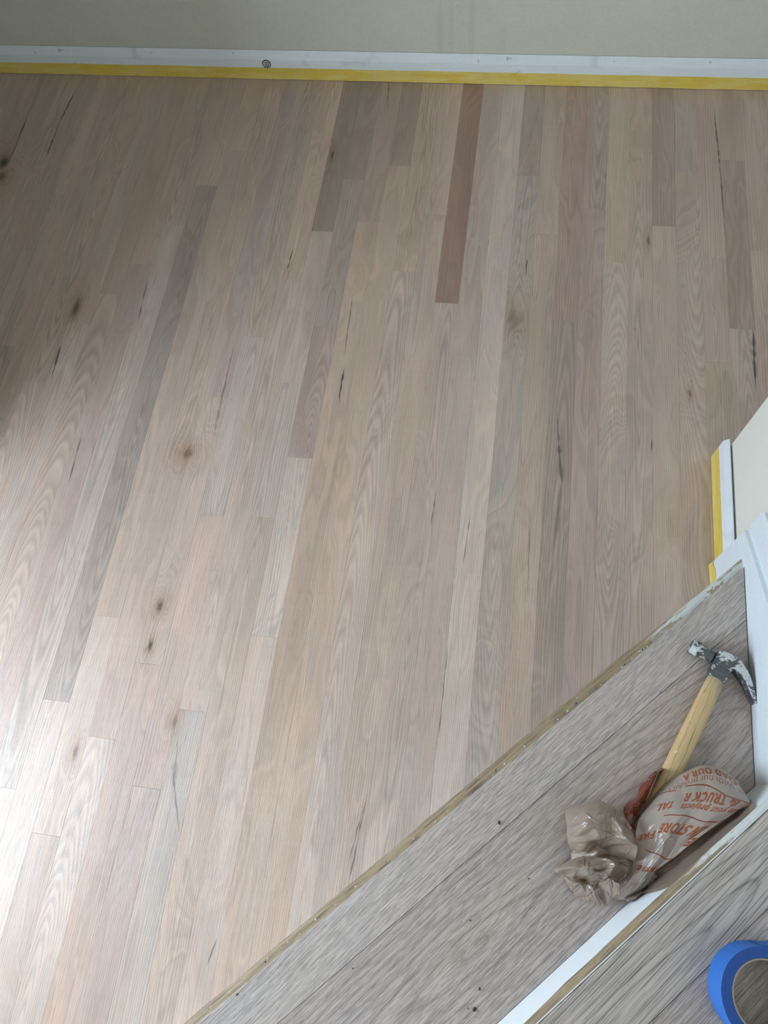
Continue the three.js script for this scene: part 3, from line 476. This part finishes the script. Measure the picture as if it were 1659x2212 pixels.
// ---------------------------------------------------------------- crumpled plastic shopping bag round the hammer handle
const BAG = {
  printed_panel: [
    [[0.326, 0.221, -0.091], [0.343, 0.226, -0.108], [0.362, 0.228, -0.122], [0.387, 0.231, -0.134], [0.415, 0.231, -0.131], [0.436, 0.231, -0.117]],
    [[0.315, 0.231, -0.078], [0.334, 0.248, -0.094], [0.358, 0.254, -0.109], [0.384, 0.256, -0.119], [0.410, 0.258, -0.116], [0.438, 0.252, -0.099]],
    [[0.301, 0.236, -0.061], [0.324, 0.256, -0.074], [0.349, 0.268, -0.084], [0.377, 0.272, -0.090], [0.403, 0.274, -0.087], [0.437, 0.268, -0.083]],
    [[0.290, 0.236, -0.046], [0.313, 0.258, -0.056], [0.337, 0.272, -0.065], [0.362, 0.278, -0.068], [0.388, 0.280, -0.066], [0.412, 0.278, -0.069]],
    [[0.285, 0.231, -0.026], [0.301, 0.256, -0.033], [0.321, 0.268, -0.041], [0.343, 0.274, -0.043], [0.366, 0.276, -0.042], [0.387, 0.274, -0.047]],
    [[0.285, 0.226, -0.009], [0.297, 0.248, -0.013], [0.312, 0.258, -0.017], [0.327, 0.264, -0.018], [0.340, 0.266, -0.017], [0.354, 0.266, -0.017]],
    [[0.287, 0.221, 0.005], [0.296, 0.238, 0.003], [0.306, 0.248, 0.004], [0.316, 0.252, 0.004], [0.327, 0.254, 0.005], [0.339, 0.254, 0.000]],
    [[0.280, 0.218, 0.029], [0.286, 0.230, 0.029], [0.293, 0.236, 0.029], [0.300, 0.240, 0.029], [0.308, 0.240, 0.028], [0.315, 0.238, 0.023]],
    [[0.266, 0.210, 0.051], [0.273, 0.218, 0.051], [0.281, 0.222, 0.051], [0.289, 0.224, 0.050], [0.298, 0.222, 0.049], [0.306, 0.220, 0.045]],
    [[0.258, 0.190, 0.071], [0.263, 0.196, 0.072], [0.269, 0.198, 0.073], [0.275, 0.198, 0.072], [0.282, 0.196, 0.071], [0.287, 0.194, 0.069]],
  ],
  side_fold: [
    [[0.4356, 0.2280, -0.1174], [0.4370, 0.2090, -0.1117], [0.4487, 0.2110, -0.0944], [0.4465, 0.2550, -0.0909]],
    [[0.4370, 0.2490, -0.0990], [0.4384, 0.2300, -0.0933], [0.4402, 0.2320, -0.0859], [0.4381, 0.2850, -0.0824]],
    [[0.4342, 0.2650, -0.0849], [0.4335, 0.2460, -0.0813], [0.4317, 0.2480, -0.0774], [0.4296, 0.2970, -0.0739]],
    [[0.4108, 0.2750, -0.0686], [0.4122, 0.2560, -0.0629], [0.4119, 0.2580, -0.0576], [0.4098, 0.3010, -0.0541]],
    [[0.3854, 0.2710, -0.0474], [0.3868, 0.2520, -0.0417], [0.3886, 0.2540, -0.0343], [0.3864, 0.3030, -0.0308]],
    [[0.3521, 0.2630, -0.0170], [0.3536, 0.2440, -0.0113], [0.3567, 0.2460, -0.0025], [0.3546, 0.3030, 0.0011]],
    [[0.3380, 0.2510, 0.0000], [0.3394, 0.2320, 0.0057], [0.3412, 0.2340, 0.0131], [0.3391, 0.3030, 0.0166]],
    [[0.3175, 0.2380, 0.0191], [0.3189, 0.2190, 0.0247], [0.3214, 0.2210, 0.0329], [0.3193, 0.2990, 0.0364]],
    [[0.3076, 0.2240, 0.0332], [0.3090, 0.2050, 0.0389], [0.3094, 0.2070, 0.0449], [0.3072, 0.2750, 0.0484]],
    [[0.2998, 0.2080, 0.0467], [0.3005, 0.1910, 0.0516], [0.2988, 0.1910, 0.0555], [0.2966, 0.2250, 0.0590]],
    [[0.2949, 0.1940, 0.0559], [0.2934, 0.1910, 0.0587], [0.2917, 0.1910, 0.0626], [0.2896, 0.1970, 0.0661]],
  ],
  corner_flap: [
    [[0.313, 0.231, 0.030], [0.317, 0.226, 0.032], [0.321, 0.216, 0.034]],
    [[0.304, 0.218, 0.046], [0.314, 0.218, 0.044], [0.326, 0.206, 0.042]],
    [[0.324, 0.216, 0.056], [0.329, 0.211, 0.058], [0.333, 0.201, 0.056]],
  ],
  handle_fold: [
    [[0.331, 0.198, -0.125], [0.331, 0.208, -0.123], [0.334, 0.202, -0.121]],
    [[0.310, 0.198, -0.110], [0.315, 0.216, -0.113], [0.325, 0.206, -0.116]],
    [[0.298, 0.200, -0.094], [0.302, 0.226, -0.094], [0.317, 0.206, -0.097]],
    [[0.290, 0.202, -0.076], [0.292, 0.232, -0.076], [0.309, 0.206, -0.077]],
    [[0.272, 0.206, -0.057], [0.280, 0.236, -0.059], [0.301, 0.206, -0.060]],
    [[0.277, 0.206, -0.041], [0.281, 0.226, -0.042], [0.294, 0.206, -0.043]],
    [[0.288, 0.196, -0.025], [0.289, 0.206, -0.026], [0.295, 0.198, -0.027]],
  ],
  left_fold: [
    [[0.182, 0.204, -0.040], [0.202, 0.216, -0.052], [0.226, 0.222, -0.063], [0.242, 0.226, -0.059], [0.256, 0.226, -0.055], [0.265, 0.226, -0.054]],
    [[0.183, 0.216, -0.024], [0.200, 0.252, -0.035], [0.218, 0.262, -0.041], [0.237, 0.260, -0.042], [0.251, 0.264, -0.040], [0.266, 0.254, -0.038]],
    [[0.184, 0.222, -0.010], [0.200, 0.264, -0.017], [0.220, 0.268, -0.022], [0.242, 0.254, -0.025], [0.257, 0.264, -0.026], [0.271, 0.260, -0.026]],
    [[0.187, 0.220, 0.004], [0.204, 0.252, -0.004], [0.224, 0.260, -0.010], [0.245, 0.250, -0.012], [0.262, 0.256, -0.013], [0.278, 0.256, -0.013]],
    [[0.192, 0.206, 0.014], [0.209, 0.236, 0.007], [0.230, 0.242, 0.002], [0.250, 0.242, -0.002], [0.267, 0.242, -0.004], [0.283, 0.242, -0.003]],
    [[0.195, 0.198, 0.019], [0.215, 0.211, 0.017], [0.235, 0.216, 0.014], [0.255, 0.216, 0.013], [0.272, 0.216, 0.014], [0.285, 0.216, 0.017]],
  ],
  lower_fold: [
    [[0.170, 0.206, 0.044], [0.190, 0.220, 0.028], [0.217, 0.206, 0.018], [0.242, 0.204, 0.014], [0.265, 0.204, 0.014], [0.284, 0.214, 0.017]],
    [[0.172, 0.214, 0.048], [0.189, 0.246, 0.036], [0.214, 0.226, 0.030], [0.238, 0.216, 0.025], [0.260, 0.212, 0.022], [0.278, 0.226, 0.026]],
    [[0.184, 0.206, 0.050], [0.196, 0.236, 0.045], [0.214, 0.242, 0.040], [0.235, 0.232, 0.036], [0.257, 0.222, 0.034], [0.272, 0.232, 0.037]],
    [[0.187, 0.200, 0.057], [0.201, 0.226, 0.054], [0.218, 0.236, 0.050], [0.236, 0.236, 0.046], [0.252, 0.232, 0.044], [0.266, 0.232, 0.045]],
    [[0.197, 0.194, 0.070], [0.209, 0.216, 0.063], [0.224, 0.226, 0.060], [0.239, 0.228, 0.056], [0.253, 0.226, 0.054], [0.262, 0.226, 0.054]],
    [[0.209, 0.189, 0.081], [0.220, 0.191, 0.081], [0.231, 0.192, 0.083], [0.248, 0.190, 0.086], [0.258, 0.196, 0.073], [0.264, 0.206, 0.063]],
  ],
  end_roll: [
    [[0.277, 0.198, 0.071], [0.286, 0.210, 0.064], [0.300, 0.216, 0.055], [0.315, 0.216, 0.047]],
    [[0.278, 0.204, 0.073], [0.288, 0.212, 0.068], [0.302, 0.216, 0.061], [0.319, 0.216, 0.053]],
    [[0.284, 0.190, 0.075], [0.298, 0.192, 0.072], [0.311, 0.192, 0.066], [0.328, 0.192, 0.057]],
  ],
  under_layer: [
    [[0.188, 0.190, -0.036], [0.233, 0.190, -0.054], [0.272, 0.190, -0.051], [0.304, 0.190, -0.074], [0.350, 0.190, -0.130]],
    [[0.193, 0.196, -0.004], [0.234, 0.206, -0.014], [0.276, 0.204, -0.015], [0.313, 0.206, -0.056], [0.383, 0.206, -0.115]],
    [[0.197, 0.194, 0.032], [0.238, 0.202, 0.020], [0.281, 0.200, 0.008], [0.332, 0.206, -0.035], [0.423, 0.216, -0.089]],
    [[0.202, 0.190, 0.061], [0.239, 0.198, 0.047], [0.283, 0.202, 0.037], [0.344, 0.206, -0.001], [0.426, 0.206, -0.065]],
    [[0.216, 0.189, 0.076], [0.249, 0.189, 0.075], [0.292, 0.189, 0.063], [0.336, 0.189, 0.042], [0.399, 0.189, -0.019]],
  ],
};
{
  const bag = group('plastic_bag'); tag(bag, 'crumpled translucent tan plastic bag with orange print around the hammer handle', 'bag');
  const org = new THREE.Vector3(0.30, TY, -0.02); bag.position.copy(org);
  const crm = (p0, p1, p2, p3, t) => { const t2 = t * t, t3 = t2 * t; return 0.5 * (2 * p1 + (p2 - p0) * t + (2 * p0 - 5 * p1 + 4 * p2 - p3) * t2 + (3 * p1 - p0 - 3 * p2 + p3) * t3); };
  const patch = (grid, n, m, seed, amp, opt = {}) => {
    const R = grid.length, Cn = grid[0].length, at = (i, j, a) => grid[clamp(i, 0, R - 1)][clamp(j, 0, Cn - 1)][a];
    const r = rng(seed), pts = (N) => Array.from({ length: N }, () => [r() * 1.2 - 0.1, r() * 1.2 - 0.1]), near = (S, x, y) => { let d = 9; for (const p of S) { const e = (x - p[0]) ** 2 + (y - p[1]) ** 2; if (e < d) d = e; } return d; };
    const soft = (S, x, y, k) => { let a = 0; for (const p of S) a += Math.exp(-k * ((x - p[0]) ** 2 + (y - p[1]) ** 2)); return -Math.log(a + 1e-12) / k; };
    const N1 = opt.folds || 12, N2 = (opt.folds || 12) * 4, A1 = pts(N1), B1 = pts(N1), A2 = pts(N2), B2 = pts(N2), creases = Array.from({ length: opt.creases ?? 26 }, () => { const x = r(), y = r(), th = r() * 6.28, l = 0.1 + 0.3 * r(); return [x, y, Math.cos(th), Math.sin(th), l, (r() < 0.7 ? 1 : -1) * (0.5 + r()), 0.5 - r()]; });
    const P = [], U = [], I = [];
    for (let i = 0; i <= n; i++) for (let j = 0; j <= m; j++) {
      const s = j / m, t = i / n, fi = Math.min(t * (R - 1), R - 1 - 1e-6), fj = Math.min(s * (Cn - 1), Cn - 1 - 1e-6), a = Math.floor(fi), b = Math.floor(fj), q = [];
      for (let c = 0; c < 3; c++) { const row = [-1, 0, 1, 2].map((d) => crm(at(a + d, b - 1, c), at(a + d, b, c), at(a + d, b + 1, c), at(a + d, b + 2, c), fj - b)); q.push(crm(...row, fi - a)); }
      // film crumples into flat facets meeting in sharp creases: differences of squared distances to two point sets are piecewise flat
      const ws = s + 0.05 * (vn(s * 5 + seed, t * 5) - 0.5), wt = t + 0.05 * (vn(s * 5, t * 5 + seed) - 0.5);
      const f1 = (soft(A1, ws, wt, N1 * 14) - soft(B1, ws, wt, N1 * 14)) * N1 * 1.6, f2 = (near(A2, ws, wt) - near(B2, ws, wt)) * N2 * 1.6;
      let cz = 0; for (const c of creases) { const dx = ws - c[0], dy = wt - c[1], e = dx * c[2] + dy * c[3], d = -dx * c[3] + dy * c[2] + c[6] * e * e * 2; if (Math.abs(e) < c[4]) cz += c[5] * Math.exp(-Math.abs(d) / 0.010) * (1 - (e / c[4]) ** 2); }
      const rim = sstep(0, 0.10, Math.min(s, t, 1 - s, 1 - t)), k = amp * (0.35 + 0.65 * rim);
      q[1] += k * (f1 + 0.24 * cz + (opt.fine ?? 0.3) * f2 * vn(s * 4 + 9, t * 4 + seed)); q[0] += k * 0.5 * (vn(s * 7 + 3 * seed, t * 8) - 0.5); q[2] += k * 0.5 * (vn(s * 7 + 5, t * 8 + 3 * seed) - 0.5);
      if (opt.edge) { q[1] += opt.edge * (vn(s * 26 + seed, t * 26) - 0.5) * (1 - rim); }
      q[1] = Math.max(q[1], TY + 0.0012 + 0.0008 * vn(s * 30, t * 30));
      const v = (q[0] + q[2]) / SQ, over = v - 0.2515; if (over > 0) { q[0] -= over / SQ; q[2] -= over / SQ; }
      if (q[0] > 0.474) q[0] = 0.474;
      P.push(q[0] - org.x, q[1] - org.y, q[2] - org.z); U.push(s, 1 - t);
    }
    for (let i = 0; i < n; i++) for (let j = 0; j < m; j++) { const a = i * (m + 1) + j; I.push(a, a + m + 1, a + 1, a + 1, a + m + 1, a + m + 2); }
    const g = new THREE.BufferGeometry(); g.setAttribute('position', new THREE.Float32BufferAttribute(P, 3)); g.setAttribute('uv', new THREE.Float32BufferAttribute(U, 2)); g.setIndex(I);
    g.computeVertexNormals(); return g;
  };
  const film = (p = {}) => new THREE.MeshPhysicalMaterial({ color: new THREE.Color(0xb4a291), roughness: 0.15, transmission: 0.42, thickness: 0, side: THREE.DoubleSide, specularIntensity: 1, ...p });
  // print on the panel: upside down as the bag lies
  const cv = document.createElement('canvas'); cv.width = cv.height = 1024; const c2 = cv.getContext('2d');
  c2.fillStyle = 'rgb(192,177,165)'; c2.fillRect(0, 0, 1024, 1024);
  const PW = [900, 1060, 1200, 1110, 940, 660, 495, 330, 345, 240], RS = [110, 170, 140, 170, 195, 150, 185, 170, 150, 150];
  const lerpA = (A, t) => { const f = clamp(t) * 9, i = Math.min(8, Math.floor(f)); return mix(A[i], A[i + 1], f - i); };
  const put = (text, s, t, w, hgt, tilt = 0, bold = true, col = 'rgb(178,100,68)') => {
    const W = w / lerpA(PW, t) * 1024, Ht = hgt / lerpA(RS, t) * 113;
    c2.save(); c2.translate(s * 1024, t * 1024); c2.rotate(Math.PI + tilt); c2.font = (bold ? 'bold ' : '') + '100px sans-serif'; c2.textAlign = 'center'; c2.textBaseline = 'middle'; c2.fillStyle = col;
    c2.scale(W / c2.measureText(text).width, Ht / 74); c2.fillText(text, 0, 0); if (bold) { c2.strokeStyle = col; c2.lineWidth = 5; c2.strokeText(text, 0, 0); } c2.restore();
  };
  const rule = (pts) => { c2.strokeStyle = 'rgb(150,72,34)'; c2.lineWidth = 7; c2.beginPath(); pts.forEach(([s, t], i) => (i ? c2.lineTo(s * 1024, t * 1024) : c2.moveTo(s * 1024, t * 1024))); c2.stroke(); };
  put('NLOAD OUR A', 0.70, 0.075, 740, 82); put('it with our product', 0.56, 0.135, 860, 56, 0, false, 'rgb(168,84,48)');
  rule([[0.02, 0.105], [0.2, 0.15], [0.26, 0.16]]); rule([[0.36, 0.155], [0.6, 0.175], [0.8, 0.21], [1, 0.215]]);
  put('L & TRUCK R', 0.70, 0.245, 700, 92); put('TAL', 0.22, 0.285, 190, 96); put('ate your projects', 0.72, 0.325, 680, 66);
  rule([[0.27, 0.375], [0.6, 0.395], [0.97, 0.42]]);
  put('IN STORE', 0.62, 0.475, 500, 110); put('FRE', 0.18, 0.51, 190, 84); put('E,', 0.92, 0.545, 110, 80);
  rule([[0.2, 0.645], [0.5, 0.66], [0.95, 0.69]]);
  put('items e', 0.55, 0.765, 270, 62);
  const print = new THREE.CanvasTexture(cv); print.colorSpace = THREE.SRGBColorSpace;
  mesh('printed_panel', patch(BAG.printed_panel, 150, 110, 3, 0.004, { folds: 9, fine: 0.25 }), film({ color: 0xffffff, map: print, roughness: 0.2, transmission: 0.3 }), bag).userData.label = 'flattened panel with orange lettering upside down';
  mesh('side_fold', patch(BAG.side_fold, 110, 60, 5, 0.007, { folds: 16, creases: 36, fine: 0.4 }), film(), bag);
  mesh('corner_flap', patch(BAG.corner_flap, 30, 26, 8, 0.002, { folds: 4 }), film(), bag);
  const redMap = dataTex(128, 256, (x, y, o) => { const v = fbm(x * 0.035, y * 0.03 + 2) > 0.44 || (y > 60 && y < 120 && x < 90); o[0] = v ? 138 : 165; o[1] = v ? 62 : 146; o[2] = v ? 42 : 132; });
  mesh('red_printed_fold', patch(BAG.handle_fold, 80, 44, 12, 0.008, { folds: 11 }), film({ color: 0xffffff, map: redMap }), bag).userData.label = 'fold with solid rust red print beside the handle';
  mesh('left_fold', patch(BAG.left_fold, 130, 130, 21, 0.010, { folds: 9, fine: 0.3, creases: 30 }), film(), bag);
  mesh('lower_fold', patch(BAG.lower_fold, 140, 140, 34, 0.0125, { folds: 15, fine: 0.4, edge: 0.006, creases: 44 }), film(), bag);
  mesh('end_roll', patch(BAG.end_roll, 50, 80, 44, 0.006, { folds: 12 }), film(), bag);
  mesh('under_layer', patch(BAG.under_layer, 90, 110, 55, 0.008, { folds: 16 }), film({ transmission: 0.15 }), bag);
}

// ---------------------------------------------------------------- crumbs and plaster flecks left from the work
{
  const r = rng(99), gs = [], cols = [];
  const bit = (u, v, y, s, col) => { const g = new THREE.IcosahedronGeometry(1, 1); g.scale(s, s * 0.5, s * (0.5 + 0.5 * r())); g.rotateY(r() * 6); const x = (u + v) / SQ, z = (v - u) / SQ; g.translate(x, y + s * 0.35, z); g.deleteAttribute('uv'); const c = new Float32Array(g.attributes.position.count * 3); for (let i = 0; i < c.length; i++) c[i] = col[i % 3]; g.setAttribute('color', new THREE.BufferAttribute(c, 3)); gs.push(g); };
  const D = [0.03, 0.028, 0.025], Wt = [0.62, 0.63, 0.6];
  bit(0.0660, 0.0518, TY, 0.0032, D); bit(-0.1278, 0.2221, TY, 0.0032, D); bit(-0.1053, 0.2069, TY, 0.0024, D); bit(0.0498, 0.1403, TY, 0.00144, D); bit(-0.0057, 0.1415, TY, 0.0008, Wt); bit(0.0233, 0.1806, TY, 0.0008, Wt); bit(0.1742, 0.0570, TY, 0.0008, Wt); bit(-0.4027, -0.0047, TY, 0.00176, D); bit(-0.0587, 0.1300, TY, 0.00128, D); bit(-0.2415, 0.0731, TY, 0.00112, D);
  for (let i = 0; i < 46; i++) { const u = -0.5 + 1.1 * r(); bit(u, mix(-0.0145, -0.0045, clamp((u + 0.47) / 1.07)) - 0.0015 + 0.003 * (r() - 0.5), TY - 0.003, 0.0006 + 0.0012 * r(), r() < 0.7 ? Wt : D); }
  for (let i = 0; i < 30; i++) bit(-0.45 + 1.0 * r(), 0.0 + 0.24 * r(), TY, 0.0004 + 0.0007 * r(), r() < 0.6 ? Wt : D);
  const m = mesh('crumbs', mergeGeometries(gs), new THREE.MeshStandardMaterial({ vertexColors: true, roughness: 0.8 }));
  m.userData = { kind: 'stuff', label: 'scattered dark crumbs and white plaster flecks on the stair treads', category: 'debris' };
}

renderer.render(scene, camera);
